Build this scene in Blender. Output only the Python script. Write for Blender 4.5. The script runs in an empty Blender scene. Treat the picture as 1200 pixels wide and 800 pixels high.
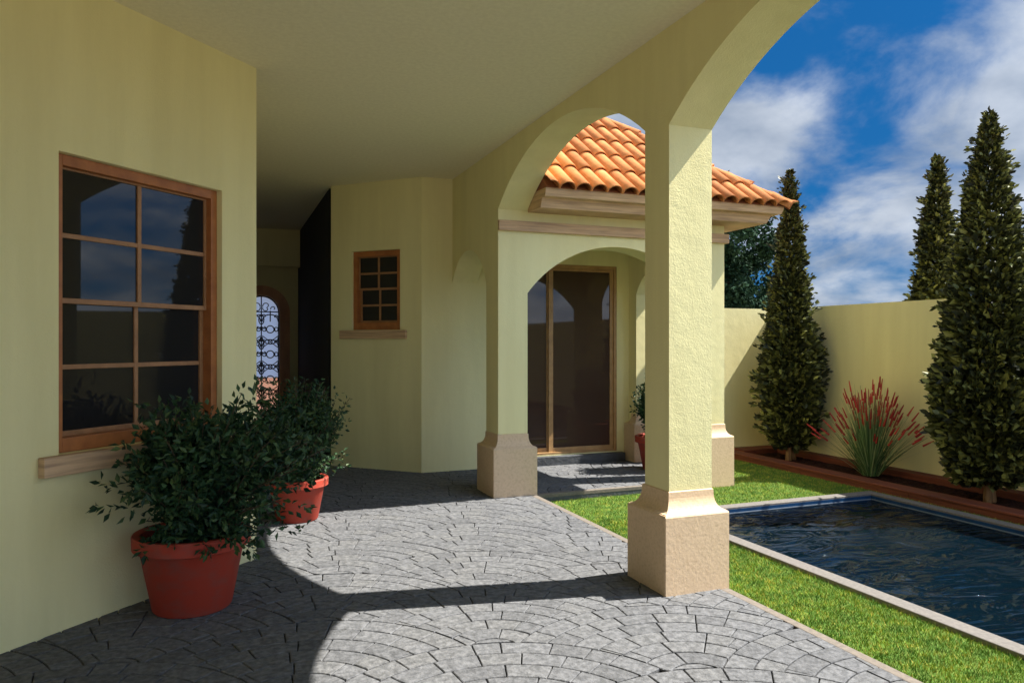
import bpy, bmesh, math, random
from math import sin, cos, pi, sqrt, radians
from mathutils import Vector, Matrix
from mathutils.geometry import tessellate_polygon
random.seed(11)
S = bpy.context.scene
COL = S.collection

# ------------------------------------------------------------------ camera, light, exposure
FPX = 868.0
cam_d = bpy.data.cameras.new('camera'); cam = bpy.data.objects.new('camera', cam_d); COL.objects.link(cam)
cam_d.sensor_fit = 'HORIZONTAL'; cam_d.sensor_width = 36; cam_d.lens = FPX/1200*36
cam_d.shift_y = 1/1200; cam_d.clip_start = .05; cam_d.clip_end = 2000
cam.location = (0, 0, 1.6); cam.rotation_euler = (pi/2, 0, -math.atan(340/FPX))
S.camera = cam
SUN = Vector((.756, -.144, 1)).normalized()
sd = bpy.data.lights.new('sun', 'SUN'); sun = bpy.data.objects.new('sun', sd); COL.objects.link(sun)
sd.energy = 5.0; sd.angle = radians(.5); sd.color = (1, .955, .88)
sun.rotation_euler = SUN.to_track_quat('Z', 'Y').to_euler()
S.view_settings.view_transform = 'Standard'; S.view_settings.look = 'None'
S.view_settings.gamma = 1; S.view_settings.exposure = 1.53
w = bpy.data.worlds.new('World'); S.world = w; w.use_nodes = True
nt = w.node_tree; N = nt.nodes; L = nt.links
bg = N['Background']; bg.inputs[1].default_value = .1
sky = N.new('ShaderNodeTexSky'); sky.sky_type = 'NISHITA'; sky.sun_disc = False
sky.sun_elevation = math.asin(SUN.z); sky.sun_rotation = math.atan2(SUN.x, SUN.y)
sky.air_density = 1.0; sky.dust_density = .3; sky.ozone_density = 3.5
tc = N.new('ShaderNodeTexCoord')
sx = N.new('ShaderNodeSeparateXYZ'); L.new(tc.outputs['Generated'], sx.inputs[0])
def wm(op, a, b=None):
    n = N.new('ShaderNodeMath'); n.operation = op
    for i, v in enumerate((a, b)):
        if v is None: continue
        if isinstance(v, (int, float)): n.inputs[i].default_value = v
        else: L.new(v, n.inputs[i])
    return n.outputs[0]
den = wm('ADD', wm('MAXIMUM', sx.outputs[2], 0.0), .38)
cx = N.new('ShaderNodeCombineXYZ')
L.new(wm('DIVIDE', sx.outputs[0], den), cx.inputs[0]); L.new(wm('DIVIDE', sx.outputs[1], den), cx.inputs[1])
cx.inputs[2].default_value = 3.3
nz = N.new('ShaderNodeTexNoise'); nz.inputs['Scale'].default_value = 2.3; nz.inputs['Detail'].default_value = 8
nz.inputs['Roughness'].default_value = .55; nz.inputs['Distortion'].default_value = .35
L.new(cx.outputs[0], nz.inputs['Vector'])
rp = N.new('ShaderNodeValToRGB'); rp.color_ramp.elements[0].position = .37; rp.color_ramp.elements[1].position = .57
rp.color_ramp.interpolation = 'EASE'
L.new(nz.outputs[0], rp.inputs[0])
nz2 = N.new('ShaderNodeTexNoise'); nz2.inputs['Scale'].default_value = 5; nz2.inputs['Detail'].default_value = 6
L.new(cx.outputs[0], nz2.inputs['Vector'])
cc = N.new('ShaderNodeValToRGB'); cc.color_ramp.elements[0].position = .3; cc.color_ramp.elements[1].position = .7
cc.color_ramp.elements[0].color = (1.0, 1.25, 1.65, 1); cc.color_ramp.elements[1].color = (2.5, 2.7, 3.0, 1)
L.new(nz2.outputs[0], cc.inputs[0])
tint = N.new('ShaderNodeMix'); tint.data_type = 'RGBA'; tint.blend_type = 'MULTIPLY'; tint.inputs[0].default_value = 1
tint.inputs[7].default_value = (.10, .36, .55, 1); L.new(sky.outputs[0], tint.inputs[6])
mx = N.new('ShaderNodeMix'); mx.data_type = 'RGBA'
L.new(wm('MULTIPLY', rp.outputs[0], .93), mx.inputs[0]); deep = N.new('ShaderNodeMix'); deep.data_type = 'RGBA'; deep.inputs[0].default_value = .85
deep.inputs[7].default_value = (.02, .38, 1.2, 1); L.new(tint.outputs[2], deep.inputs[6]); L.new(deep.outputs[2], mx.inputs[6]); L.new(cc.outputs[0], mx.inputs[7])
# added sky glow behind and right of the camera, fill light for the porch
vd_ = N.new('ShaderNodeVectorMath'); vd_.operation = 'DOT_PRODUCT'; L.new(tc.outputs['Generated'], vd_.inputs[0])
vd_.inputs[1].default_value = Vector((.6, -.75, .32)).normalized()
gl = wm('ADD', wm('MULTIPLY', wm('POWER', wm('MAXIMUM', vd_.outputs['Value'], 0.0), 2.0), 3.2), 1.0)
gs = N.new('ShaderNodeVectorMath'); gs.operation = 'SCALE'; L.new(mx.outputs[2], gs.inputs[0]); L.new(gl, gs.inputs['Scale'])
L.new(gs.outputs[0], bg.inputs[0])

# ------------------------------------------------------------------ materials
def mat(name, col, rough=.8, ramp=None, noise=None, bump=None, spec=.5, metal=0, island=None, ior=None):
    """ramp: second colour mixed by noise=(scale xyz, detail); bump=(scale, strength, distance)"""
    m = bpy.data.materials.new(name); m.use_nodes = True
    t = m.node_tree; n = t.nodes; l = t.links; b = n['Principled BSDF']
    b.inputs['Base Color'].default_value = (*col, 1); b.inputs['Roughness'].default_value = rough
    b.inputs['Specular IOR Level'].default_value = spec; b.inputs['Metallic'].default_value = metal
    if ior: b.inputs['IOR'].default_value = ior
    g = n.new('ShaderNodeNewGeometry')
    out = None
    if ramp:
        mp = n.new('ShaderNodeMapping'); mp.inputs['Scale'].default_value = noise[0]; l.new(g.outputs['Position'], mp.inputs[0])
        ns = n.new('ShaderNodeTexNoise'); ns.inputs['Scale'].default_value = 1; ns.inputs['Detail'].default_value = noise[1]
        ns.inputs['Roughness'].default_value = .6
        l.new(mp.outputs[0], ns.inputs['Vector'])
        r = n.new('ShaderNodeValToRGB'); r.color_ramp.elements[0].position = noise[2] if len(noise) > 2 else .35
        r.color_ramp.elements[1].position = noise[3] if len(noise) > 3 else .65
        r.color_ramp.elements[0].color = (*col, 1); r.color_ramp.elements[1].color = (*ramp, 1)
        l.new(ns.outputs[0], r.inputs[0]); out = r.outputs[0]
    if island:
        r2 = n.new('ShaderNodeValToRGB'); r2.color_ramp.elements[0].color = (*island[0], 1); r2.color_ramp.elements[1].color = (*island[-1], 1)
        for k, c in enumerate(island[1:-1]):
            e = r2.color_ramp.elements.new((k+1)/(len(island)-1)); e.color = (*c, 1)
        l.new(g.outputs['Random Per Island'], r2.inputs[0])
        if out is None: out = r2.outputs[0]
        else:
            q = n.new('ShaderNodeMix'); q.data_type = 'RGBA'; q.blend_type = 'MULTIPLY'; q.inputs[0].default_value = 1
            l.new(out, q.inputs[6]); l.new(r2.outputs[0], q.inputs[7]); out = q.outputs[2]
    if out is not None: l.new(out, b.inputs['Base Color'])
    if bump:
        prev = None
        for sc, st, di in (bump if isinstance(bump, list) else [bump]):
            bn = n.new('ShaderNodeTexNoise'); bn.inputs['Scale'].default_value = sc; bn.inputs['Detail'].default_value = 3
            l.new(g.outputs['Position'], bn.inputs['Vector'])
            bp = n.new('ShaderNodeBump'); bp.inputs['Strength'].default_value = st; bp.inputs['Distance'].default_value = di
            l.new(bn.outputs[0], bp.inputs['Height'])
            if prev: l.new(prev, bp.inputs['Normal'])
            prev = bp.outputs[0]
        l.new(prev, b.inputs['Normal'])
    return m
M = {}
M['stucco'] = mat('stucco', (.82, .745, .395), .9, (.755, .68, .35), ((4, 4, .5), 8, .36, .66), [(105, .42, .0045), (9, .25, .012)], .2)
M['ceiling'] = mat('ceiling plaster', (.88, .81, .56), .95, (.82, .75, .51), ((30, 30, 30), 3), (120, .4, .004), .1)
M['travertine'] = mat('travertine', (.68, .495, .31), .75, (.54, .38, .23), ((48, 48, 48), 9, .46, .78), [(60, .35, .004)], .3)
M['trimwood'] = mat('weathered trim', (.66, .44, .25), .75, (.40, .255, .15), ((2.2, 2.2, 38), 6, .38, .68), (90, .25, .003), .3)
M['framewood'] = mat('stained frame', (.46, .17, .05), .45, (.33, .115, .035), ((8, 8, 8), 5), (70, .1, .002), .4)
M['sashwood'] = mat('sash wood', (.42, .21, .09), .5, (.30, .145, .06), ((9, 9, 9), 5), None, .4)
M['glass'] = mat('dark window glass', (.019, .018, .0175), .02, spec=.5, ior=1.42)
M['doorglass'] = mat('bronze door glass', (.06, .036, .025), .03, spec=.5, ior=1.4)
M['terracotta'] = mat('roof tile clay', (.60, .245, .085), .9, (.46, .175, .055), ((9, 9, 9), 5), (60, .3, .004), .25,
                      island=[(.66, .62, .62), (1.0, .97, .93), (1.12, 1.15, 1.2), (.85, .78, .7)])
M['claydark'] = mat('roof underlay', (.30, .10, .04), .9)
M['pot'] = mat('clay pot', (.40, .045, .021), .7, (.31, .065, .042), ((7, 7, 12), 9, .46, .66), (40, .12, .003), .4)
M['soil'] = mat('soil', (.030, .018, .012), 1, (.012, .008, .006), ((45, 45, 45), 6), (60, 1, .03), .1)
M['mulch'] = mat('bark mulch', (.055, .022, .015), 1, (.018, .009, .008), ((28, 28, 28), 7), (45, 1, .04), .1)
M['stone'] = mat('stamped paving', (.148, .150, .156), .85, (.082, .084, .088), ((26, 26, 26), 12, .38, .6), [(14, .7, .02), (70, .7, .006)], .35,
                 island=[(.8, .8, .8), (1, 1, 1), (1.0, .99, .96)])
M['joint'] = mat('paving joint', (.012, .012, .012), 1)
M['slate'] = mat('slate step', (.085, .09, .095), .6, (.04, .042, .045), ((6, 6, 20), 6), (25, .7, .01), .4)
M['edging'] = mat('concrete edging', (.19, .16, .13), .9, (.14, .12, .10), ((30, 30, 30), 6), (80, .4, .004), .2)
M['coping'] = mat('pool coping', (.165, .15, .135), .85, (.12, .11, .10), ((40, 40, 40), 6), (90, .4, .004), .3)
M['redwood'] = mat('red timber', (.20, .055, .028), .7, (.10, .028, .016), ((9, 1.2, 30), 6), (70, .3, .004), .3)
M['leafdark'] = mat('shrub leaf', (.02, .05, .02), .5, spec=.25, island=[(.008, .026, .012), (.018, .05, .020), (.03, .075, .026), (.07, .11, .035)])
M['stem'] = mat('stem', (.09, .06, .035), .9)
M['cypress'] = mat('cypress leaf', (.05, .07, .02), .55, spec=.4, island=[(.010, .013, .005), (.028, .034, .010), (.085, .095, .025), (.28, .29, .08)])
M['trunk'] = mat('pale trunk', (.42, .25, .13), .9, (.25, .14, .07), ((20, 20, 4), 5), (40, .8, .01), .1)
M['broadleaf'] = mat('broad leaf', (.02, .05, .03), .8, spec=.1, island=[(.010, .026, .014), (.018, .045, .022), (.03, .07, .035)])
M['blade'] = mat('fountain grass blade', (.1, .2, .06), .6, spec=.3, island=[(.03, .085, .035), (.12, .22, .08), (.38, .46, .22)])
M['spike'] = mat('red plume', (.42, .02, .02), .8, island=[(.30, .012, .015), (.55, .05, .035)])
M['grass'] = mat('lawn blade', (.75, .85, .8), .65, (2.0, 1.5, 1.2), ((8, 8, 1), 8, .42, .60), spec=.2, island=[(.035, .12, .012), (.09, .21, .02), (.16, .26, .035), (.34, .31, .08)])
M['lawnsoil'] = mat('lawn ground', (.06, .12, .02), 1, (.10, .15, .03), ((14, 14, 14), 5), None, .1)
M['tile'] = mat('blue pool tile', (.008, .05, .14), .3, (.006, .035, .10), ((12, 12, 12), 3), None, .5)
M['poolfloor'] = mat('pool floor', (.01, .04, .09), .5)
M['doorwood'] = mat('door wood', (.46, .27, .11), .5, (.34, .19, .075), ((9, 9, 9), 5), None, .4)
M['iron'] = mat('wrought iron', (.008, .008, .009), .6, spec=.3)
M['paverdark'] = mat('plain floor', (.15, .15, .155), .9)
# pool tile grout
# water
def water_mat():
    m = bpy.data.materials.new('pool water'); m.use_nodes = True
    t = m.node_tree; n = t.nodes; l = t.links; b = n['Principled BSDF']
    b.inputs['Base Color'].default_value = (.0012, .0055, .010, 1); b.inputs['Roughness'].default_value = .02
    b.inputs['IOR'].default_value = 1.33
    g = n.new('ShaderNodeNewGeometry'); mp = n.new('ShaderNodeMapping'); mp.inputs['Scale'].default_value = (.75, 1.5, 1)
    mp.inputs['Rotation'].default_value = (0, 0, .5)
    l.new(g.outputs['Position'], mp.inputs[0]); prev = None
    for sc, st, di in ((2.6, 1, .085), (7, .5, .010)):
        a = n.new('ShaderNodeTexNoise'); a.inputs['Scale'].default_value = sc; a.inputs['Detail'].default_value = 2.5
        a.inputs['Distortion'].default_value = 1.3
        l.new(mp.outputs[0], a.inputs['Vector'])
        bp = n.new('ShaderNodeBump'); bp.inputs['Strength'].default_value = st; bp.inputs['Distance'].default_value = di
        l.new(a.outputs[0], bp.inputs['Height'])
        if prev: l.new(prev, bp.inputs['Normal'])
        prev = bp.outputs[0]
    l.new(prev, b.inputs['Normal'])
    return m
M['water'] = water_mat()
def trans_mat(name, col):
    m = bpy.data.materials.new(name); m.use_nodes = True
    t = m.node_tree; n = t.nodes; l = t.links; b = n['Principled BSDF']
    tr = n.new('ShaderNodeBsdfTranslucent'); tr.inputs[0].default_value = (*col, 1)
    b.inputs['Base Color'].default_value = (*[c*.5 for c in col], 1); b.inputs['Roughness'].default_value = .1
    ms = n.new('ShaderNodeMixShader'); ms.inputs[0].default_value = .9
    l.new(b.outputs[0], ms.inputs[1]); l.new(tr.outputs[0], ms.inputs[2]); l.new(ms.outputs[0], n['Material Output'].inputs[0])
    return m
M['blueglass'] = trans_mat('frosted blue glass', (.66, .78, 1.0))
M['peachglass'] = trans_mat('frosted peach glass', (1.0, .76, .66))

# ------------------------------------------------------------------ object helpers
def link(name, me, m, parent=None):
    o = bpy.data.objects.new(name, me); COL.objects.link(o)
    if m is not None:
        for k in (m if isinstance(m, (list, tuple)) else [m]): me.materials.append(k)
    if parent: o.parent = parent
    return o
def obj(name, bm, m, parent=None, smooth=False, recalc=True):
    if recalc: bmesh.ops.recalc_face_normals(bm, faces=bm.faces[:])
    me = bpy.data.meshes.new(name); bm.to_mesh(me); bm.free()
    if smooth:
        for p in me.polygons: p.use_smooth = True
    return link(name, me, m, parent)
def pyobj(name, v, f, m, parent=None, smooth=False):
    me = bpy.data.meshes.new(name); me.from_pydata(v, [], f); me.update()
    if smooth:
        for p in me.polygons: p.use_smooth = True
    return link(name, me, m, parent)
def tag(o, label, cat, group=None, kind=None):
    if label: o['label'] = label
    if cat: o['category'] = cat
    if group: o['group'] = group
    if kind: o['kind'] = kind
    return o
def empty(name, loc, label, cat, group=None):
    o = bpy.data.objects.new(name, None); o.empty_display_size = .2; COL.objects.link(o); o.location = loc
    return tag(o, label, cat, group)
def struct(name, bm, m): o = obj(name, bm, m); o['kind'] = 'structure'; return o
def copy_tree(o, parent=None):
    c = o.copy(); COL.objects.link(c); c.parent = parent
    for ch in list(o.children): copy_tree(ch, c)
    return c

def prism(bm, outer, holes, mp, w0, w1):
    """extrude a 2-D outline with holes between depths w0 and w1; mp(a,b,w) -> 3-D"""
    loops = [outer] + list(holes)
    tri = tessellate_polygon([[Vector((a, b, 0)) for a, b in lp] for lp in loops])
    flat = [p for lp in loops for p in lp]
    v0 = [bm.verts.new(mp(a, b, w0)) for a, b in flat]; v1 = [bm.verts.new(mp(a, b, w1)) for a, b in flat]
    for t in tri:
        try: bm.faces.new([v0[i] for i in t]); bm.faces.new([v1[i] for i in reversed(t)])
        except ValueError: pass
    k = 0
    for lp in loops:
        n = len(lp)
        for i in range(n):
            j = (i+1) % n
            try: bm.faces.new((v0[k+i], v0[k+j], v1[k+j], v1[k+i]))
            except ValueError: pass
        k += n
def box(bm, x0, x1, y0, y1, z0, z1, mp=None, bev=0):
    mp = mp or (lambda a, b, c: (a, b, c))
    if not bev:
        vs = [bm.verts.new(mp(x, y, z)) for x in (x0, x1) for y in (y0, y1) for z in (z0, z1)]
        for f in ((0, 1, 3, 2), (4, 6, 7, 5), (0, 4, 5, 1), (2, 3, 7, 6), (0, 2, 6, 4), (1, 5, 7, 3)):
            bm.faces.new([vs[i] for i in f])
        return
    b2 = bmesh.new(); box(b2, x0, x1, y0, y1, z0, z1, mp)
    bmesh.ops.recalc_face_normals(b2, faces=b2.faces[:])
    bmesh.ops.bevel(b2, geom=b2.edges[:], offset=bev, segments=2, affect='EDGES', profile=.5)
    me = bpy.data.meshes.new('t'); b2.to_mesh(me); b2.free(); bm.from_mesh(me); bpy.data.meshes.remove(me)
def arc(cy, hw, spring, R, n=28):
    """points of a segmental arch from cy-hw to cy+hw"""
    c = spring - sqrt(max(R*R-hw*hw, 0)); a = math.asin(min(1, hw/R))
    return [(cy + R*sin(t), c + R*cos(t)) for t in [(-a + 2*a*i/n) for i in range(n+1)]]
def tube(bm, pts, r, n=6, closed=False, r2=None):
    pts = [Vector(p) for p in pts]; rings = []; N_ = len(pts); up = None
    for i, p in enumerate(pts):
        if closed: d = (pts[(i+1) % N_] - pts[i-1]).normalized()
        else: d = (pts[min(i+1, N_-1)] - pts[max(i-1, 0)]).normalized()
        if up is None: up = d.orthogonal().normalized()
        a = (up - d*up.dot(d)); a = a.normalized() if a.length > 1e-5 else d.orthogonal().normalized(); up = a
        b = d.cross(a); rr = r if r2 is None else r + (r2-r)*i/(N_-1)
        rings.append([bm.verts.new(p + (a*cos(2*pi*k/n) + b*sin(2*pi*k/n))*rr) for k in range(n)])
    for i in range(N_ if closed else N_-1):
        A, B = rings[i], rings[(i+1) % N_]
        for k in range(n): bm.faces.new((A[k], A[(k+1) % n], B[(k+1) % n], B[k]))
    if not closed: bm.faces.new(rings[0][::-1]); bm.faces.new(rings[-1])
def lathe(bm, prof, n=48):
    rings = [[bm.verts.new((r*cos(2*pi*k/n), r*sin(2*pi*k/n), z)) for k in range(n)] for r, z in prof]
    for A, B in zip(rings, rings[1:]):
        for k in range(n): bm.faces.new((A[k], A[(k+1) % n], B[(k+1) % n], B[k]))
    return rings

# ------------------------------------------------------------------ paving pattern (fan-laid stones)
def clip_half(poly, nx, ny, c):
    out = []
    for i in range(len(poly)):
        p, q = poly[i], poly[(i+1) % len(poly)]
        dp = nx*p[0]+ny*p[1]-c; dq = nx*q[0]+ny*q[1]-c
        if dp <= 0: out.append(p)
        if (dp < 0) != (dq < 0) and abs(dp-dq) > 1e-9:
            t = dp/(dp-dq); out.append((p[0]+(q[0]-p[0])*t, p[1]+(q[1]-p[1])*t))
    return out
def fan_paving(x0, x1, y0, y1, zt, depth=.02, rot=radians(-14), W=1.9, ring=.122, ln=.2, seed=3):
    rnd = random.Random(seed); bm = bmesh.new(); R = W/2; cr, sr = cos(rot), sin(rot); gap = .0036; DY = R*.46
    cxm, cym = (x0+x1)/2, (y0+y1)/2; ext = max(x1-x0, y1-y0)*.75+W; n = int(ext/DY)+2
    for j in range(-n, n+1):
        for i in range(-n, n+1):
            ox = i*W + (R if j % 2 else 0); oy = j*DY
            X = cxm+ox*cr-oy*sr; Y = cym+ox*sr+oy*cr
            if X < x0-W or X > x1+W or Y < y0-W or Y > y1+W: continue
            nr = int(R/ring); rw = R/nr
            for k in range(nr):
                ra, rb = k*rw, (k+1)*rw; rm = (ra+rb)/2
                if k == 0: cnt = 1
                else: cnt = max(5, int(round(2*pi*rm/ln)))
                off = rnd.random()*6.28
                cuts = [off + 2*pi*(m+rnd.uniform(-.2, .2))/cnt for m in range(cnt)]
                for m in range(cnt):
                    a0 = cuts[m]; a1 = cuts[(m+1) % cnt] + (2*pi if m == cnt-1 else 0)
                    if cnt == 1: a1 = a0+2*pi
                    am = (a0+a1)/2; mxp = (rm*cos(am), rm*sin(am))
                    if mxp[1] < -.45*R: continue
                    st = 4 if k else 10
                    ga = gap/max(rb, .05)
                    A = [(a0+ga+(a1-a0-2*ga)*t/st) for t in range(st+1)]
                    po = [(cos(a)*(rb-gap), sin(a)*(rb-gap)) for a in A]
                    if k: po += [(cos(a)*(ra+gap), sin(a)*(ra+gap)) for a in reversed(A)]
                    else: po = po[:-1]
                    # cut by the two fans of the row in front
                    for lx, ly in ((-R, -DY), (R, -DY), (0, -2*DY)):
                        cxp, cyp = lx, ly; gx_, gy_ = 0, 0
                        q = (sum(p[0] for p in po)/max(1, len(po))-cxp, sum(p[1] for p in po)/max(1, len(po))-cyp) if po else (1, 1)
                        dl = math.hypot(*q) or 1
                        nx, ny = -q[0]/dl, -q[1]/dl
                        po = clip_half(po, nx, ny, nx*cxp+ny*cyp-(R+gap))
                        if len(po) < 3: break
                    
                    if len(po) < 3: continue
                    pw = [(X+px*cr-py*sr, Y+px*sr+py*cr) for px, py in po]
                    for hp in ((1, 0, x1), (-1, 0, -x0), (0, 1, y1), (0, -1, -y0)):
                        pw = clip_half(pw, *hp)
                        if len(pw) < 3: break
                    if len(pw) < 3: continue
                    ar = abs(sum(pw[i][0]*pw[(i+1) % len(pw)][1]-pw[(i+1) % len(pw)][0]*pw[i][1] for i in range(len(pw))))/2
                    if ar < .0012: continue
                    pw2 = []
                    for p in pw:
                        if not pw2 or math.hypot(p[0]-pw2[-1][0], p[1]-pw2[-1][1]) > .002: pw2.append(p)
                    if len(pw2) < 3: continue
                    mxx = sum(p[0] for p in pw2)/len(pw2); myy = sum(p[1] for p in pw2)/len(pw2)
                    dz = rnd.uniform(-.002, 0)
                    def ins(p, d):
                        dx, dy = mxx-p[0], myy-p[1]; l_ = math.hypot(dx, dy) or 1
                        return (p[0]+dx/l_*d, p[1]+dy/l_*d)
                    lo = [bm.verts.new((p[0], p[1], zt-depth)) for p in pw2]
                    mi = [bm.verts.new((p[0], p[1], zt-.0035+dz)) for p in pw2]
                    to = [bm.verts.new((*ins(p, .004), zt+dz)) for p in pw2]
                    m_ = len(pw2)
                    for i2 in range(m_):
                        j2 = (i2+1) % m_
                        bm.faces.new((lo[i2], lo[j2], mi[j2], mi[i2])); bm.faces.new((mi[i2], mi[j2], to[j2], to[i2]))
                    bm.faces.new(to)
    return bm

# ------------------------------------------------------------------ ground, patio, pool
G = -.09
bm = bmesh.new(); Rg = 400
def quad(bm, x0, x1, y0, y1, z): bm.faces.new([bm.verts.new(p) for p in ((x0, y0, z), (x1, y0, z), (x1, y1, z), (x0, y1, z))])
GY0 = 9.14; PX0, PX1, PY0, PY1 = 4.09, 6.62, -2.0, 6.12      # pool opening
for a in ((-Rg, PX0-.02, -Rg, Rg), (PX1+.02, Rg, -Rg, Rg), (PX0-.02, PX1+.02, -Rg, PY0-.02), (PX0-.02, PX1+.02, PY1+.02, Rg)): quad(bm, *a, G)
bmesh.ops.remove_doubles(bm, verts=bm.verts[:], dist=1e-4)
struct('ground', bm, mat('dry earth', (.34, .27, .18), 1, (.24, .19, .13), ((3, 3, 3), 6)))
bm = bmesh.new()
for a in ((3.088, PX0-.1, -8, GY0), (PX1+.1, 7.3, -8, GY0), (PX0-.1, PX1+.1, PY1+.1, GY0), (PX0-.1, PX1+.1, -8, PY0-.1)): quad(bm, *a, G+.004)
struct('lawn', bm, M['lawnsoil'])
bm = bmesh.new(); box(bm, -9, 3.02, -6, 14.4, G-.02, -.0195); struct('patio_bed', bm, M['joint'])
bm = fan_paving(-3.2, 3.017, 1.2, 10.4, 0); struct('patio', bm, M['stone'])
bm = bmesh.new()
box(bm, -9, 3.017, -6, 1.19, -.03, -.001); box(bm, -9, 3.017, 10.41, 14.38, -.03, -.001); box(bm, -9, -3.21, 1.2, 10.4, -.03, -.001)
struct('plain_patio', bm, M['paverdark'])
bm = bmesh.new(); box(bm, 3.02, 3.085, -6, 7.2, G-.02, -.003, bev=.006); struct('patio_edging', bm, M['edging'])
bm = bmesh.new(); box(bm, 3.0, 5.62, 7.165, 8.9, G-.02, -.0195); struct('portico_floor_base', bm, M['slate'])
bm = fan_paving(3.03, 5.62, 7.225, 8.88, 0, rot=radians(35), seed=9); struct('portico_floor', bm, M['stone'])
bm = bmesh.new(); box(bm, 3.087, 5.62, 7.163, 7.223, -.04, -.001, bev=.004); struct('portico_edging', bm, M['edging'])

pool = empty('swimming_pool', ((PX0+PX1)/2, (PY0+PY1)/2, G), 'rectangular swimming pool with pale stone coping and blue tiled sides set in the lawn', 'swimming pool')
def rel(o, loc): return o
def pmap(e):  # world -> local of an unrotated empty
    l = e.location.copy(); return lambda a, b, c: (a-l.x, b-l.y, c-l.z)
pm = pmap(pool)
bm = bmesh.new(); zc = -.055
box(bm, PX0-.13, PX0, PY0-.13, PY1+.13, G-.05, zc, pm, .006); box(bm, PX1, PX1+.13, PY0-.13, PY1+.13, G-.05, zc, pm, .006)
box(bm, PX0, PX1, PY1, PY1+.13, G-.05, zc, pm, .006); box(bm, PX0, PX1, PY0-.13, PY0, G-.05, zc, pm, .006)
obj('coping', bm, M['coping'], pool)
bm = bmesh.new()
box(bm, PX0-.03, PX0+.004, PY0, PY1, -1.4, zc-.02, pm); box(bm, PX1-.004, PX1+.03, PY0, PY1, -1.4, zc-.02, pm)
box(bm, PX0+.004, PX1-.004, PY1-.004, PY1+.03, -1.4, zc-.02, pm); box(bm, PX0+.004, PX1-.004, PY0-.03, PY0+.004, -1.4, zc-.02, pm)
obj('tiled_side', bm, M['tile'], pool)
bm = bmesh.new()
for y0, y1, x0, x1 in ((PY1-.010, PY1-.0045, PX0+.01, PX1-.01),): box(bm, x0, x1, y0, y1, -.118, -.108, pm)
box(bm, PX1-.010, PX1-.0045, PY0+.01, PY1-.01, -.118, -.108, pm)
obj('tile_trim', bm, mat('pale grout line', (.16, .19, .23), .5), pool)
bm = bmesh.new(); box(bm, PX0, PX1, PY0, PY1, -1.45, -1.4, pm); obj('pool_floor', bm, M['poolfloor'], pool)
bm = bmesh.new(); quad(bm, PX0+.0035, PX1-.0035, PY0+.0035, PY1-.0035, -.125); struct('pool_water', bm, M['water'])

# ------------------------------------------------------------------ villa
villa = empty('villa', (0, 0, 0), 'yellow stucco villa with arched arcade porch, clay tile portico roof and wooden windows', 'house')
CZ = 3.63
def plinth(x0, x1, y0, y1, zb, label=None):
    bm = bmesh.new(); prof = [(zb, 0), (.49, 0), (.5, .006), (.502, .012)]
    for k in range(11):
        f = k/10*pi/2; prof.append((.506 + .105*(1-cos(f)), .014 + .058*sin(f)))
    prof += [(.635, .073), (.64, .08)]
    rings = [[bm.verts.new(p) for p in ((x0+i, y0+i, z), (x1-i, y0+i, z), (x1-i, y1-i, z), (x0+i, y1-i, z))] for z, i in prof]
    for A, B in zip(rings, rings[1:]):
        for k in range(4): bm.faces.new((A[k], A[(k+1) % 4], B[(k+1) % 4], B[k]))
    bm.faces.new(rings[0]); bm.faces.new(rings[-1])
    ve = [e for e in bm.edges if abs(e.verts[0].co.z-e.verts[1].co.z) > .2]
    bmesh.ops.bevel(bm, geom=ve, offset=.004, segments=2, affect='EDGES')
    o = obj('column_plinth', bm, M['travertine'], villa)
    if label: o['label'] = label
plinth(2.60, 3.09, 3.99, 4.46, G-.02)
plinth(2.60, 3.09, 7.155, 7.69, G-.02)
plinth(2.60, 3.09, .82, 1.29, G-.02)
plinth(2.60, 3.09, -2.35, -1.88, G-.02)
plinth(5.12, 5.61, 7.155, 7.645, G-.02)
plinth(5.12, 5.61, 8.60, 8.874, -.02)
# arcade wall in (Y,Z), thickness X 2.68-3.01
mY = lambda a, b, w: (w, a, b)
out = [(-6, -.05)]
out += [(-5.44, -.05)]
for y0 in (-5.13, -1.96, 1.21, 4.38):
    hw = 1.43 if y0 != -5.13 else 1.43
    c = y0+1.43
    out += [(y0, -.05)] if y0 != -5.13 else [(y0, -.05)]
    if y0 == 4.38:
        out[-1] = (4.36, -.05)
        out += [(5.77+2.33*sin(t), 1.18+2.33*cos(t)) for t in [-math.asin(1.41/2.33) + (math.asin(1.41/2.33)+math.asin(1.47/2.33))*i/28 for i in range(29)]]
    else: out += arc(c, 1.43, 3.0, 2.3)
    out += [(y0+2.86, -.05)]
out = [p for p in out if p != (-5.44, -.05)]
a2 = [p for p in arc(8.27, .66, 2.24, .72) if p[0] < 8.875]
out += [(7.61, -.05)] + a2 + [(8.875, 2.34), (8.875, 4.0), (-6, 4.0)]
bm = bmesh.new(); prism(bm, out, [], mY, 2.68, 3.01); obj('arcade_wall', bm, M['stucco'], villa)
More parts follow.
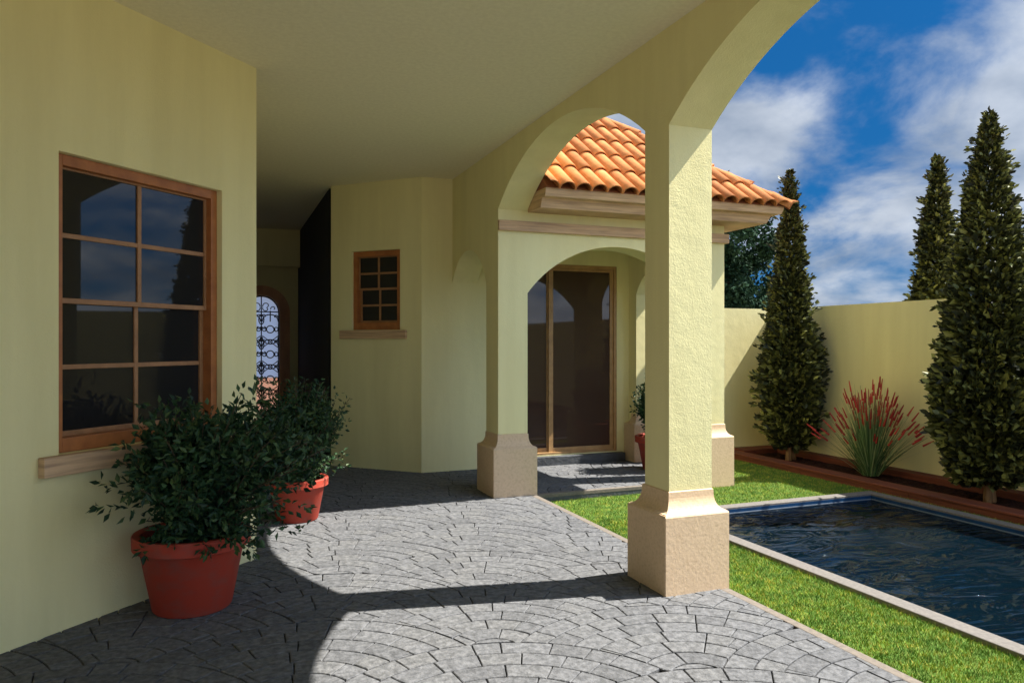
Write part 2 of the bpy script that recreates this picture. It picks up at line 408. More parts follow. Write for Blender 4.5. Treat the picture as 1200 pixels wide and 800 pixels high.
# house walls
R2 = sqrt(2)
def mA(s, z, w):   # left 45 degree wall, w = depth into the wall
    X = (s*R2-5.57)/2; return (X-w/R2, X+5.57+w/R2, z)
def mB(s, z, w):   # block face
    return ((11.163+s*R2)/2+w/R2, (11.163-s*R2)/2+w/R2, z)
WA = (2.75, 3.94, .978, 2.66); WB = (-5.693, -4.972, 1.757, 2.762)
rect = lambda a, b, c, d: [(a, c), (b, c), (b, d), (a, d)]
bm = bmesh.new(); prism(bm, rect(-5.5, 4.276, -.05, CZ), [rect(*WA)], mA, 0, .25); obj('wall', bm, M['stucco'], villa)
bm = bmesh.new(); box(bm, -.02, .239, 6.06, 14.3, -.05, CZ); obj('wall', bm, M['stucco'], villa)
sc2 = -4.667
bm = bmesh.new(); prism(bm, rect(-6.022, sc2-.001, -.05, CZ), [rect(*WB)], mB, 0, .22); obj('wall', bm, M['stucco'], villa)
bm = bmesh.new(); box(bm, 1.32, 1.54, 9.99, 14.3, -.05, CZ); obj('wall', bm, mat('near black wall', (.022, .021, .023), .95), villa)['label'] = 'near black side wall of the entry recess'  # this side wall is coloured near black instead of stucco yellow
mX = lambda a, b, w: (a, w, b)
bm = bmesh.new()
prism(bm, [(2.284, -.05), (5.53, -.05), (5.53, 3.3), (3.0, 3.3), (3.0, CZ), (2.284, CZ)], [rect(3.17, 5.012, .125, 2.63)], mX, 8.88, 9.08)
obj('wall', bm, M['stucco'], villa)
bm = bmesh.new(); box(bm, 5.33, 5.53, 9.085, 9.5, G, 3.3); box(bm, 2.6, 5.325, 9.3, 9.5, G, 3.3); obj('rear_wall', bm, M['stucco'], villa)
# entry wall
ECX, EY = .675, 14.3
hole = [(ECX-.5, -.04)] + [(ECX-.5*cos(t*pi/24), 2.14+.5*sin(t*pi/24)) for t in range(25)] + [(ECX+.5, -.04)]
bm = bmesh.new(); prism(bm, [(-.5, -.05), (ECX-.5-.0001, -.05)] + hole + [(ECX+.5+.0001, -.05), (1.8, -.05), (1.8, CZ), (-.5, CZ)], [], mX, EY+.002, EY+.2)
obj('wall', bm, M['stucco'], villa)
bm = bmesh.new(); box(bm, .24, 1.319, 13.9, 14.1, 2.965, CZ-.001); obj('header_beam', bm, M['stucco'], villa)
bm = bmesh.new(); box(bm, -8.5, 2.68, -6, 14.5, CZ, 3.98)
obj('porch_ceiling', bm, M['ceiling'], villa)
bm = bmesh.new(); box(bm, -8.5, 3.05, -6, 8.9, 4.003, 4.12); box(bm, -8.5, 2.9, 8.9, 14.6, 4.003, 4.12); obj('parapet_cap', bm, M['travertine'], villa)
# portico
o_ = [(3.012, 3.16)]
bm = bmesh.new()
pa = arc(4.105, 1.093, 2.12, 1.38)
prism(bm, [(5.53, 3.16), (2.682, 3.16), (2.682, .645), (3.0115, .645)] + pa + [(5.198, -.05), (5.53, -.05)], [], mX, 7.2385, 7.57)
obj('portico_wall', bm, M['stucco'], villa)
bm = bmesh.new()
prism(bm, [(7.575, 3.16), (7.575, 2.24)] + arc(8.13, .555, 2.24, .62) + [(8.685, -.05), (8.875, -.05), (8.875, 3.16)], [], mY, 5.2, 5.53)
obj('portico_wall', bm, M['stucco'], villa)
bm = bmesh.new(); box(bm, 3.012, 5.198, 7.572, 8.878, 2.95, 3.1); obj('portico_ceiling', bm, M['ceiling'], villa)
# trim band
bm = bmesh.new(); box(bm, 2.676, 5.57, 7.195, 7.238, 2.765, 2.872, bev=.004); box(bm, 5.532, 5.575, 7.2385, 9.5, 2.765, 2.872, bev=.004)
obj('trim_band', bm, M['trimwood'], villa)
# cornice swept along the portico
prof = [(.002, 2.972), (.333, 2.970), (.336, 2.974), (.375, 3.063), (.445, 3.066), (.452, 3.072), (.47, 3.128), (.47, 3.15), (.002, 3.15)]
bm = bmesh.new(); rings = []
for (x, y, ax, ay) in ((3.016, 7.24, 0, -1), (5.53, 7.24, 1, -1), (5.53, 9.5, 1, 0)):
    rings.append([bm.verts.new((x+ax*o2, y+ay*o2, z)) for o2, z in prof])
for A, B in zip(rings, rings[1:]):
    for k in range(len(prof)): bm.faces.new((A[k], A[(k+1) % len(prof)], B[(k+1) % len(prof)], B[k]))
bm.faces.new(rings[0]); bm.faces.new(rings[-1])
obj('cornice', bm, M['trimwood'], villa)
# roof
AX, AYY, EZ, HW, SL = 4.49, 8.28, 3.15, 1.53, .785
def tile_slope(bm, cent, du, dv, hips=(-1, 1)):
    """cent: apex xy; du: unit across; dv: unit horizontal towards the apex"""
    b2 = bmesh.new(); pitch = .18; ang = math.atan(SL); tl = .33
    up = Vector((dv[0]*cos(ang), dv[1]*cos(ang), sin(ang))); nn = Vector((-dv[0]*sin(ang), -dv[1]*sin(ang), cos(ang)))
    across = Vector((du[0], du[1], 0)); base = Vector((cent[0]-dv[0]*HW, cent[1]-dv[1]*HW, EZ))
    nc = int(2*HW/pitch)+1
    for c in range(nc):
        u = -HW + pitch*(c+.5)
        for r in range(6):
            if (u > 0 and 1 in hips or u < 0 and -1 in hips) and abs(u) > HW - r*tl + .12: continue
            if r == 5: continue
            s0 = (r*tl/cos(ang)) - .035 + random.uniform(-.006, .006); s1 = s0 + tl/cos(ang) + .055
            jx = random.uniform(-.004, .004)
            def ring(s, R, lift, th):
                po = []
                for k in range(11):
                    a = pi*(-.06+1.12*k/10); po.append(base + across*(u+jx+R*cos(a)) + up*s + nn*(lift+R*.82*sin(a)))
                return po
            R0, R1, t = .093, .083, .013
            o0, o1 = ring(s0, R0, .022, 0), ring(s1, R1, .0, 0)
            i0, i1 = ring(s0, R0-t, .022, 0), ring(s1, R1-t, .0, 0)
            V = [[b2.verts.new(p) for p in q] for q in (o0, o1, i0, i1)]
            for k in range(10):
                f = b2.faces.new((V[0][k], V[0][k+1], V[1][k+1], V[1][k])); f.smooth = True
                b2.faces.new((V[2][k], V[3][k], V[3][k+1], V[2][k+1])); b2.faces.new((V[0][k], V[2][k], V[2][k+1], V[0][k+1]))
    bmesh.ops.recalc_face_normals(b2, faces=b2.faces[:])
    bmesh.ops.bisect_plane(b2, geom=b2.verts[:]+b2.edges[:]+b2.faces[:], plane_co=Vector((3.02, 0, 0)), plane_no=Vector((-1, 0, 0)), clear_outer=True)
    bmesh.ops.bisect_plane(b2, geom=b2.verts[:]+b2.edges[:]+b2.faces[:], plane_co=Vector((cent[0], cent[1], 0)), plane_no=Vector((dv[0], dv[1], 0)), clear_outer=True)
    for sg in hips:
        # hip plane: sg*u = distance to apex
        nrm = (across*sg + Vector((dv[0], dv[1], 0))).normalized()
        bmesh.ops.bisect_plane(b2, geom=b2.verts[:]+b2.edges[:]+b2.faces[:], plane_co=Vector((cent[0], cent[1], 0)), plane_no=nrm, clear_outer=True)
    me = bpy.data.meshes.new('t'); b2.to_mesh(me); b2.free(); bm.from_mesh(me); bpy.data.meshes.remove(me)
bm = bmesh.new()
for du, dv, hp in (((1, 0), (0, 1), (1,)), ((0, 1), (-1, 0), (-1, 1)), ((-1, 0), (0, -1), (-1,))): tile_slope(bm, (AX, AYY), du, dv, hp)
roof = obj('roof', bm, M['terracotta'], villa, recalc=False)
bm = bmesh.new()
cs = [(AX-HW, AYY-HW), (AX+HW, AYY-HW), (AX+HW, AYY+HW), (AX-HW, AYY+HW)]
zr = EZ+HW*SL; XL = 3.021; F_ = [bm.verts.new(p) for p in ((XL, AYY-HW, EZ), (AX+HW, AYY-HW, EZ), (AX+HW, AYY+HW, EZ), (XL, AYY+HW, EZ), (AX, AYY, zr), (XL, AYY, zr))]
for f in ((0, 1, 4, 5), (1, 2, 4), (2, 3, 5, 4), (3, 0, 5), (3, 2, 1, 0)): bm.faces.new([F_[i] for i in f])
obj('roof_deck', bm, M['claydark'], roof)
bm = bmesh.new()
for a in (Vector((AX+HW, AYY-HW, EZ+.03)), Vector((AX+HW, AYY+HW, EZ+.03)), Vector((3.03, AYY, EZ+HW*SL+.05))):
    b = Vector((AX, AYY, EZ+HW*SL+.055)); a = a + (a-b)*(.02 if a.x > 4 else 0)
    n = 5
    for k in range(n):
        p = a.lerp(b, k/n); q = a.lerp(b, min(1.0, (k+1)/n + .03))
        d = (q-p).normalized(); side = d.cross(Vector((0, 0, 1))).normalized(); nn = side.cross(d)
        rr = []
        for s, R, lf in ((p, .07, .016), (q, .056, 0)):
            rr.append([bm.verts.new(s + side*R*cos(t) + nn*(lf+R*sin(t)-.02)) for t in [pi*(-.15+1.3*i/12) for i in range(13)]])
            rr.append([bm.verts.new(s + side*(R-.013)*cos(t) + nn*(lf+(R-.013)*sin(t)-.02)) for t in [pi*(-.15+1.3*i/12) for i in range(13)]])
        for i in range(12):
            f = bm.faces.new((rr[0][i], rr[0][i+1], rr[2][i+1], rr[2][i])); f.smooth = True
            bm.faces.new((rr[1][i], rr[3][i], rr[3][i+1], rr[1][i+1])); bm.faces.new((rr[0][i], rr[1][i], rr[1][i+1], rr[0][i+1]))
obj('hip_tiles', bm, M['terracotta'], roof)

# windows
def bx(bm, mp, s0, s1, z0, z1, w0, w1): box(bm, s0, s1, z0, z1, w0, w1, mp, .003)
def window(mp, W, fr, fd, rec, mun, sill, glassm, label=None):
    s0, s1, z0, z1 = W
    bm = bmesh.new()      # outer frame
    bx(bm, mp, s0+.002, s0+fr, z0+.002, z1-.002, rec, rec+fd); bx(bm, mp, s1-fr, s1-.002, z0+.002, z1-.002, rec, rec+fd)
    bx(bm, mp, s0+fr, s1-fr, z1-fr*1.15, z1-.002, rec, rec+fd); bx(bm, mp, s0+fr, s1-fr, z0+.002, z0+fr*1.5, rec, rec+fd)
    win = obj('window', bm, M['framewood'], villa)
    if label: win['label'] = label
    zi0, zi1 = z0+fr*1.5, z1-fr*1.15; zm = (zi0+zi1)/2 + .01; sa, sb = s0+fr, s1-fr
    for (a, b, dep) in ((zm-mun*.6, zi1, rec+fd*.35), (zi0, zm+mun*.6, rec+fd*.35+.03)):
        bm = bmesh.new(); st = mun*.9; lower = (a == zi0); stl = st*(1.2 if lower else .7)
        bx(bm, mp, sa, sa+stl, a, b, dep, dep+.025); bx(bm, mp, sb-stl, sb, a, b, dep, dep+.025)
        bx(bm, mp, sa+stl, sb-stl, a, a+mun*1.1, dep, dep+.025); bx(bm, mp, sa+stl, sb-stl, b-mun*1.1*(1 if lower else .4), b, dep, dep+.025)
        sm = (sa+sb)/2; hm = (a+b)/2
        bx(bm, mp, sm-mun/2, sm+mun/2, a+mun*1.1, b-mun*.4, dep+.002, dep+.023)
        bx(bm, mp, sa+stl, sb-stl, hm-mun/2, hm+mun/2, dep+.004, dep+.021)
        obj('sash', bm, M['sashwood'], win)
        bm = bmesh.new(); box(bm, sa+.003, sb-.003, a+.004, b-.004, dep+.014, dep+.018, mp); obj('pane', bm, glassm, win)
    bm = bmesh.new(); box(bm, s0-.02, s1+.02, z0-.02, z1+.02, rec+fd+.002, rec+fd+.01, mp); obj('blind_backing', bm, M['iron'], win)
    a, b, c, d, pr = sill
    bm = bmesh.new(); box(bm, a, b, c, d, -pr, -.0015, mp, .004); obj('sill', bm, M['trimwood'], win)
window(mA, WA, .055, .12, .045, .028, (2.632, 4.06, .868, .978, .055), M['glass'], 'large eight pane window with brown frame in the angled wall')
window(mB, WB, .062, .10, .03, .026, (-5.862, -4.868, 1.645, 1.752, .04), M['glass'], 'small eight pane window in the far wall')

# sliding door
bm = bmesh.new(); mD = lambda a, b, w: (a, 8.88+w, b)
x0, x1, z0, z1 = 3.17, 5.012, .125, 2.63
bx(bm, mD, x0+.002, x0+.05, z0+.002, z1-.002, .0, .12); bx(bm, mD, x1-.045, x1-.002, z0+.002, z1-.002, .0, .12)
bx(bm, mD, x0+.05, x1-.045, z1-.05, z1-.002, .0, .12); bx(bm, mD, x0+.05, x1-.045, z0+.002, z0+.03, .0, .12)
door = obj('sliding_door', bm, M['doorwood'], villa); door['label'] = 'tall two leaf sliding glass door with wooden frame'
xm = 4.035
for a, b, dep in ((x0+.05, xm+.005, .055), (xm-.03, x1-.045, .02)):
    bm = bmesh.new()
    bx(bm, mD, a, a+.065, z0+.03, z1-.05, dep, dep+.03); bx(bm, mD, b-.05, b, z0+.03, z1-.05, dep, dep+.03)
    bx(bm, mD, a+.065, b-.05, z0+.03, z0+.085, dep, dep+.03); bx(bm, mD, a+.065, b-.05, z1-.085, z1-.05, dep, dep+.03)
    obj('door_leaf', bm, M['doorwood'], door)
    bm = bmesh.new(); box(bm, a+.06, b-.045, z0+.08, z1-.08, dep+.012, dep+.017, mD); obj('pane', bm, M['doorglass'], door)
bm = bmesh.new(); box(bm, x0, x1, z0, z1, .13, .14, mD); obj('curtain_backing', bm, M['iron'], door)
bm = bmesh.new(); box(bm, 3.2, 5.09, 8.78, 8.8785, -.03, .112, bev=.006); obj('door_step', bm, M['slate'], villa)

# entry door with arched frame
mE = lambda a, b, w: (a, EY+w, b)
def archpath(r, zb, n=24): return [(ECX-r, zb)] + [(ECX-r*cos(t*pi/n), 2.14+r*sin(t*pi/n)) for t in range(n+1)] + [(ECX+r, zb)]
bm = bmesh.new(); prism(bm, archpath(.497, 0) + archpath(.32, 0)[::-1], [], mE, -.04, .12)
entry = obj('entry_door', bm, mat('oiled door wood', (.62, .29, .12), .5, (.5, .22, .09), ((9, 9, 3), 5)), villa); entry['label'] = 'arched front door with a black ironwork grille over pale blue glass'
pts = archpath(.318, .95); bm = bmesh.new(); prism(bm, pts, [], mE, .06, .07); obj('glass_panel', bm, M['blueglass'], entry)
bm = bmesh.new(); box(bm, ECX-.318, ECX+.318, .02, .948, .06, .07, mE); obj('glass_panel', bm, M['peachglass'], entry)
bm = bmesh.new(); r_ = .0105; yd = EY+.03
P = lambda a, b: (ECX+a, yd, b)
def scroll(cx_, cz_, sx_, sz_, R=.085):
    pts = []
    for i in range(15):
        t = i/14; ang = -.3+4.6*t; rr = R*(1-.72*t); pts.append(P(cx_+sx_*(R-rr*cos(ang)) , cz_+sz_*rr*sin(ang)))
    tube(bm, pts, r_*.85, 5)
tube(bm, [P(a-ECX, b) for a, b in archpath(.305, .05)], .013, 5)
for xx in (-.155, 0, .155):
    if xx == 0: tube(bm, [P(xx, .05), P(xx, 2.44)], r_, 5)
    else: tube(bm, [P(xx, 1.98), P(xx, 2.18)], r_, 5)
tube(bm, [P(-.3, 2.16), P(.3, 2.16)], r_, 5)
z = 2.0; k = 0
while z > .2:
    for sx_ in (-1, 1):
        cxp = sx_*.155
        tube(bm, [P(cxp+.066*cos(t), z-.16+.066*sin(t)) for t in [i*2*pi/16 for i in range(16)]], r_, 5, closed=True)
        for s2 in (-1, 1):
            tube(bm, [P(cxp+s2*(.14-.14*t*t), z - .02 + .13*sin(t*1.57)) for t in [i/6 for i in range(7)]], r_, 5)
            tube(bm, [P(cxp+s2*(.14-.14*t*t), z - .30 - .13*sin(t*1.57)) for t in [i/6 for i in range(7)]], r_, 5)
            scroll(cxp+s2*.145, z-.16, -s2, 1, .05); scroll(cxp+s2*.145, z-.16, -s2, -1, .05)
    for s2 in (-1, 1):
        tube(bm, [P(s2*(.30-.0*t), z-.16+.10*cos(t)) for t in (0, 3.14)], r_, 5)
        for s3 in (-1, 1): scroll(s2*.01, z-.02+s3*.10, s2, s3, .04); scroll(s2*.29, z-.05+s3*.12, -s2, s3, .04)
    tube(bm, [P(.045*cos(t), z+.02+.09*sin(t)) for t in [i*2*pi/12 for i in range(12)]], r_, 5, closed=True)
    for s2 in (-1, 1):
        for s3 in (-1, 1): tube(bm, [P(s2*.155+s3*.14, z-.50), P(s2*.155-s3*.14, z-.28)], r_*.8, 5)
        tube(bm, [P(s2*.155+.035*cos(t), z-.39+.035*sin(t)) for t in [i*2*pi/12 for i in range(12)]], r_*.8, 5, closed=True)
    z -= .46
for sx_ in (-1, 1):
    scroll(sx_*.02, 2.27, sx_, 1, .07); scroll(sx_*.02, 2.22, sx_, -1, .06); scroll(sx_*.16, 2.22, sx_, 1, .05)
obj('grille', bm, M['iron'], entry)

# ------------------------------------------------------------------ garden wall
GX, GY, GT = 7.9, 9.15, 2.11
bm = bmesh.new()
prism(bm, [(5.532, GY), (GX, GY), (GX, -8), (GX+.2, -8), (GX+.2, GY+.2), (5.532, GY+.2)], [], lambda a, b, w: (a, b, w), G, GT)
tag(obj('garden_wall', bm, M['stucco']), 'tall smooth yellow stucco wall enclosing the pool garden behind the trees', 'wall')

# planter
pl = empty('timber_planter', (6.88, 2, G), 'long raised bed edged with red brown timber sleepers along the garden wall', 'planter')
pm = pmap(pl); PY = -2.0
bm = bmesh.new(); y = PY
while y < GY-.02:
    y2 = min(y+1.6+random.uniform(-.2, .2), GY-.012)
    box(bm, 6.88, 6.93, y, y2-.006, G-.01, -.022, pm, .005)
    y = y2
obj('front_board', bm, M['redwood'], pl)
bm = bmesh.new(); y = PY+.5
while y < GY-.02:
    y2 = min(y+1.9+random.uniform(-.3, .3), GY-.012)
    box(bm, 6.868, 7.10, y, y2-.006, -.0195, .006, pm, .005); y = y2
obj('cap_board', bm, M['redwood'], pl)
bm = bmesh.new(); box(bm, 7.70, GX-.004, PY, GY-.32, -.06, .03, pm, .005); box(bm, 7.103, GX-.004, GY-.315, GY-.004, -.06, .025, pm, .005)
obj('back_board', bm, M['redwood'], pl)
bm = bmesh.new(); nx, ny = 10, 240; gv = [[bm.verts.new(pm(6.935+(7.72-6.935)*i/nx, PY+(GY-.3-PY)*j/ny, -.045+random.uniform(-.012, .018)*(0 < i < nx))) for i in range(nx+1)] for j in range(ny+1)]
for j in range(ny):
    for i in range(nx): bm.faces.new((gv[j][i], gv[j][i+1], gv[j+1][i+1], gv[j+1][i]))
obj('mulch', bm, M['mulch'], pl)

# ------------------------------------------------------------------ plants
def leaf(V, F, c, d, up, ln, wd, fold=.25):
    """a pointed folded leaf"""
    side = d.cross(up)
    side = side.normalized() if side.length > 1e-4 else d.orthogonal().normalized()
    nn = side.cross(d).normalized()
    k = len(V)
    V += [tuple(c), tuple(c + d*ln*.45 + side*wd*.5 + nn*wd*fold), tuple(c + d*ln), tuple(c + d*ln*.45 - side*wd*.5 + nn*wd*fold)]
    F.append((k, k+1, k+2)); F.append((k, k+2, k+3))
def rdir(rnd):
    z = rnd.uniform(-1, 1); a = rnd.uniform(0, 2*pi); r = sqrt(1-z*z); return Vector((r*cos(a), r*sin(a), z))
def cypress_profile(t, full=1):   # t 0 bottom .. 1 top, relative radius
    pts = [(0, .40), (.04, .60), (.10, .80), (.17, .94), (.25, 1.0), (.34, .84), (.46, .62*full), (.55, .52*full), (.70, .38*full), (.85, .22*full), (.95, .10*full), (1, .02)]
    for (a, ra), (b, rb) in zip(pts, pts[1:]):
        if a <= t <= b: return ra+(rb-ra)*(t-a)/(b-a)
    return 0
def make_cypress(loc, h, rad, seed, label, group, n=7000, full=1):
    rnd = random.Random(seed); root = empty('cypress_tree', loc, label, 'tree', group)
    zb = .14; V, F = [], []
    lump = [(rnd.uniform(0, 6.28), rnd.uniform(0, 1), 0, rnd.uniform(-.28, .34)) for _ in range(80)]
    for i in range(n):
        t = rnd.random()**1.05; a = rnd.uniform(0, 2*pi)
        pr = cypress_profile(t, full)
        if rnd.random() > (pr+.12)**.8: continue
        f = 1+sum(am*math.exp(-(((a-la+pi) % (2*pi)-pi)**2)/.12-((t-lt)/.03)**2) for la, lt, _, am in lump)
        R = rad*pr*f
        q = rnd.random(); r = R*(1-.5*q*q) if q < .85 else R*rnd.uniform(.1, .6)
        c = Vector((r*cos(a), r*sin(a), zb + t*(h-zb)))
        outw = Vector((cos(a), sin(a), rnd.uniform(-.1, .9))).normalized()
        d = (outw + rdir(rnd)*.65).normalized()
        sz = (.06+.065*(1-t))*rnd.uniform(.6, 1.25)
        up = rdir(rnd); side = d.cross(up).normalized(); nn = side.cross(d)
        k = len(V); wd = sz*rnd.uniform(.42, .62)
        V += [tuple(c-side*wd*.3), tuple(c+side*wd*.3), tuple(c+d*sz*.6+side*wd*.55+nn*wd*.25), tuple(c+d*sz*rnd.uniform(.9, 1.15)+side*wd*rnd.uniform(-.3, .3)), tuple(c+d*sz*.6-side*wd*.55+nn*wd*.2)]
        F.append((k, k+1, k+2, k+3, k+4))
    for _ in range(560):       # ragged tufts that stand out of the crown
        t = rnd.random()**1.2*.97; a = rnd.uniform(0, 2*pi); Rr = rad*cypress_profile(t, full)
        c0 = Vector((Rr*cos(a), Rr*sin(a), zb+t*(h-zb))); ax = Vector((cos(a), sin(a), rnd.uniform(-.05, .9))).normalized()
        ln_ = rnd.uniform(.04, .25)*(1.15-.6*t)
        for q in range(13):
            c = c0 + ax*ln_*rnd.uniform(-.4, .8) + rdir(rnd)*.018; d = (ax + rdir(rnd)*.5).normalized()
            sz = (.05+.05*(1-t))*rnd.uniform(.6, 1.1); side = d.cross(rdir(rnd)).normalized(); k = len(V); wd = sz*.45
            V += [tuple(c-side*wd*.3), tuple(c+side*wd*.3), tuple(c+d*sz*.6+side*wd*.55), tuple(c+d*sz), tuple(c+d*sz*.6-side*wd*.55)]
            F.append((k, k+1, k+2, k+3, k+4))
    pyobj('crown', V, F, M['cypress'], root)
    bm = bmesh.new()
    for dx, dy, r in ((-.045, -.02, .04), (.05, .01, .045)):
        tube(bm, [(dx, dy, -.08), (dx*.9, dy, .1), (dx*.5, dy*.5, .3), (0, 0, .9), (0, 0, h*.6)], r*1.15, 8, r2=.012)
    obj('trunk', bm, M['trunk'], root, smooth=True)
    return root
g3 = 'cypress trees along the garden wall'
c1 = make_cypress((7.42, 8.25, 0), 4.0, .355, 5, 'slim dark cypress beside the portico roof corner, in the far corner of the walled bed', None, 15000); c1['group'] = g3
c2 = make_cypress((7.38, 5.33, 0), 3.98, .45, 8, 'largest bushy cypress at the right of the pool bed, in front of the wall', None, 17000, 1.22); c2['group'] = g3
c3 = copy_tree(c1); c3.location = (8.62, 6.92, 0); c3.rotation_euler.z = 2.2; c3.scale = (1.15, 1.15, 1)
c3['label'] = 'cypress standing outside the garden wall with only its upper half showing above it'

def make_broadleaf(loc, h, rx, label):
    rnd = random.Random(21); root = empty('broadleaf_tree', loc, label, 'tree')
    V, F = [], []; cl = []
    for _ in range(60):
        d = rdir(rnd); rr = rnd.random()**.4
        cl.append((Vector((d.x*rx*.85*rr, d.y*rx*.85*rr, h*.56+d.z*h*.36*rr)), rnd.uniform(.25, .5)))
    cl.append((Vector((-.9, 0, h*.9)), .35)); cl.append((Vector((.1, 0, h*.9)), .4)); cl.append((Vector((-.3, 0, h*.93)), .3))
    for c, r in cl:
        for _ in range(330):
            d = rdir(rnd); p = c + d*r*rnd.random()**.35
            leaf(V, F, p, rdir(rnd), rdir(rnd), rnd.uniform(.09, .17), rnd.uniform(.06, .1))
    pyobj('crown', V, F, M['broadleaf'], root)
    bm = bmesh.new(); tube(bm, [(0, 0, -.1), (.05, 0, h*.3), (0, .05, h*.55), (0, 0, h*.8)], .2, 10, r2=.05)
    for c, r in cl[::4]: tube(bm, [(0, .02, h*.4), tuple(c*.6+Vector((0, 0, h*.2))), tuple(c)], .05, 6, r2=.012)
    obj('trunk', bm, M['stem'], root, smooth=True)
make_broadleaf((12.75, 16.6, G), 6.45, 1.75, 'dark dense broad tree rising behind the garden wall and portico roof')

# potted shrubs
def make_potted(loc, sc, seed, label, bush, n_br, zrot=0):
    rnd = random.Random(seed); root = empty('potted_shrub', loc, label, 'potted plant', 'terracotta pots with leafy shrubs')
    root.scale = (sc,)*3; root.rotation_euler.z = zrot
    bm = bmesh.new()
    lathe(bm, [(0, .001), (.215, .001), (.225, .012), (.295, .375), (.300, .38), (.268, .38), (.255, .34), (.2, .05), (0, .05)]); obj('pot', bm, M['pot'], root, smooth=False)
    pot = root.children[0]
    for p in pot.data.polygons: p.use_smooth = True
    pot.data.set_sharp_from_angle(angle=radians(35))
    bm = bmesh.new(); lathe(bm, [(.2985, .372), (.325, .374), (.334, .38), (.336, .452), (.330, .46), (.300, .46), (.288, .452), (.286, .37)])
    rim = obj('rim', bm, M['pot'], pot)
    for p in rim.data.polygons: p.use_smooth = True
    rim.data.set_sharp_from_angle(angle=radians(35))
    bm = bmesh.new(); rg = []
    for j in range(9):
        rg.append([bm.verts.new((.284*j/8*cos(k*2*pi/40), .284*j/8*sin(k*2*pi/40), .395+(rnd.uniform(-.008, .012) if j < 8 else 0))) for k in range(40)] if j else [bm.verts.new((0, 0, .4))])
    for k in range(40): bm.faces.new((rg[0][0], rg[1][k], rg[1][(k+1) % 40]))
    for j in range(1, 8):
        for k in range(40): bm.faces.new((rg[j][k], rg[j][(k+1) % 40], rg[j+1][(k+1) % 40], rg[j+1][k]))
    obj('soil', bm, M['soil'], root)
    V, F = [], []; bm = bmesh.new(); ctr, ex = bush
    for i in range(n_br):
        d = rdir(rnd); d.z = abs(d.z)*1.0 if rnd.random() < .62 else d.z
        rr = rnd.random()**.3*rnd.uniform(.72, 1.12)
        tip = Vector((ctr[0]+d.x*ex[0]*rr, ctr[1]+d.y*ex[1]*rr, ctr[2]+d.z*ex[2]*rr))
        b0 = Vector((rnd.uniform(-.08, .08), rnd.uniform(-.08, .08), .39))
        md = b0.lerp(tip, .5) + Vector((rnd.uniform(-.05, .05), rnd.uniform(-.05, .05), .10))
        P_ = [b0*(1-t)*(1-t) + md*2*t*(1-t) + tip*t*t for t in [k/7 for k in range(8)]]
        if i % 3 == 0: tube(bm, P_, .006, 4, r2=.0025)
        for k in range(2, 8):
            for _ in range(7 if k > 4 else 4):
                t = min(1, (k+rnd.uniform(-.9, 0))/7); p = b0*(1-t)*(1-t) + md*2*t*(1-t) + tip*t*t
                ax = (tip-md).normalized(); q = rdir(rnd); dd = (ax*.5 + q).normalized()
                st = p + q*rnd.uniform(0, .045)
                leaf(V, F, st, dd, rdir(rnd), rnd.uniform(.04, .066), rnd.uniform(.022, .034))
    obj('stems', bm, M['stem'], root); pyobj('foliage', V, F, M['leafdark'], root)
    return root
make_potted((-.165, 4.90, 0), 1.0, 31, 'largest potted shrub in a dull red clay pot in shade below the big window',
            ((.13, -.11, .80), (.66, .56, .55)), 430)
make_potted((.635, 6.96, 0), .82, 32, 'smaller potted shrub in sunlit bright orange pot beyond the house wall corner',
            ((.0, 0, .95), (.68, .64, .63)), 330, .6)
make_potted((5.14, 8.02, 0), .92, 33, 'potted shrub half hidden behind the near column, under the portico by the glass door',
            ((.0, 0, .82), (.36, .36, .62)), 300, 1.3)

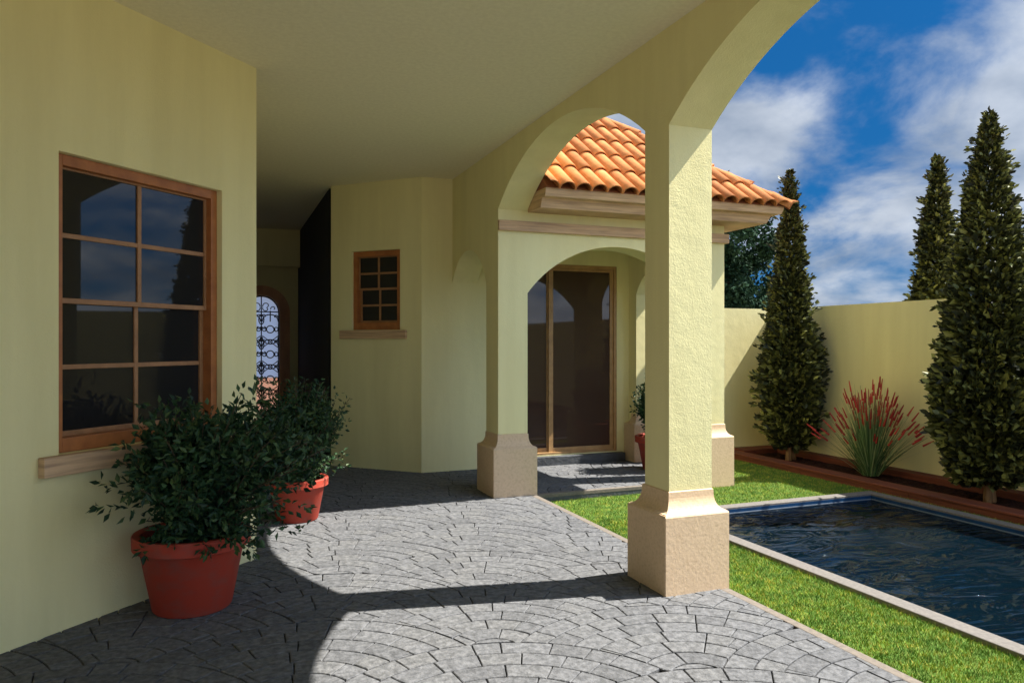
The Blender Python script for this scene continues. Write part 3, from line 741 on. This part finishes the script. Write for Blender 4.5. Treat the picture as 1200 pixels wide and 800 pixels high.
# fountain grass
rnd = random.Random(77)
fg = empty('fountain_grass', (7.42, 6.87, -.03), 'round clump of green ornamental grass with red plumes between two cypresses', 'ornamental grass')
V, F = [], []; bs = bmesh.new()
for i in range(620):
    a = rnd.uniform(0, 2*pi); lean = rnd.random()**.9*.58; hgt = rnd.uniform(.6, 1.24)*(1.0-.5*(lean/.58)**2)
    d = Vector((cos(a), sin(a), 0)); b0 = d*rnd.uniform(0, .10); sd_ = Vector((-sin(a), cos(a), 0)) if rnd.random() < .5 else Vector((rnd.uniform(-1, 1), rnd.uniform(-1, 1), 0)).normalized()
    P_ = [b0 + d*lean*(t*.75+.25*t*t) + Vector((0, 0, hgt*(t-.08*t*t))) for t in (0, .25, .5, .75, 1)]
    k = len(V); wd = rnd.uniform(.004, .008)
    for j, p in enumerate(P_):
        ww = wd*(1-.8*j/4); V += [tuple(p-sd_*ww), tuple(p+sd_*ww)]
    for j in range(4): F.append((k+2*j, k+2*j+1, k+2*j+3, k+2*j+2))
    if i % 3 == 0 and hgt > .72*(1.0-.5*(lean/.58)**2):
        tp = P_[-1]; dr = (P_[-1]-P_[-2]).normalized()
        tube(bs, [tp-dr*.04, tp-dr*.02, tp+dr*.03, tp+dr*.075, tp+dr*.095], .012, 6, r2=.005)
pyobj('blades', V, F, M['blade'], fg); obj('plumes', bs, M['spike'], fg)

# lawn
rnd = random.Random(5); V, F = [], []
def lawn(x0, x1, y0, y1, dens, hh=.028):
    for _ in range(int((x1-x0)*(y1-y0)*dens)):
        x, y = rnd.uniform(x0, x1), rnd.uniform(y0, y1); a = rnd.uniform(0, 2*pi)
        h = hh*rnd.uniform(.5, 1.2); l_ = h*rnd.uniform(.1, .9); b = rnd.uniform(0, 2*pi); w_ = rnd.uniform(.0018, .0035)
        k = len(V); z0 = G-.002
        V.extend(((x-w_*cos(a), y-w_*sin(a), z0), (x+w_*cos(a), y+w_*sin(a), z0), (x+l_*cos(b), y+l_*sin(b), z0+h))); F.append((k, k+1, k+2))
lawn(3.09, 3.955, 1.6, 6.25, 19000); lawn(3.955, 6.87, 6.26, 7.16, 9000); lawn(3.09, 3.955, 6.25, 7.16, 9000)
lawn(5.63, 6.87, 7.16, 9.1, 8000); lawn(6.76, 6.87, 3.0, 6.26, 8000); lawn(5.63, 6.87, 7.16, 9.1, 1)
tag(pyobj('grass', V, F, M['grass']), 'short bright green lawn grass between the paving and the pool', 'grass', kind='stuff')
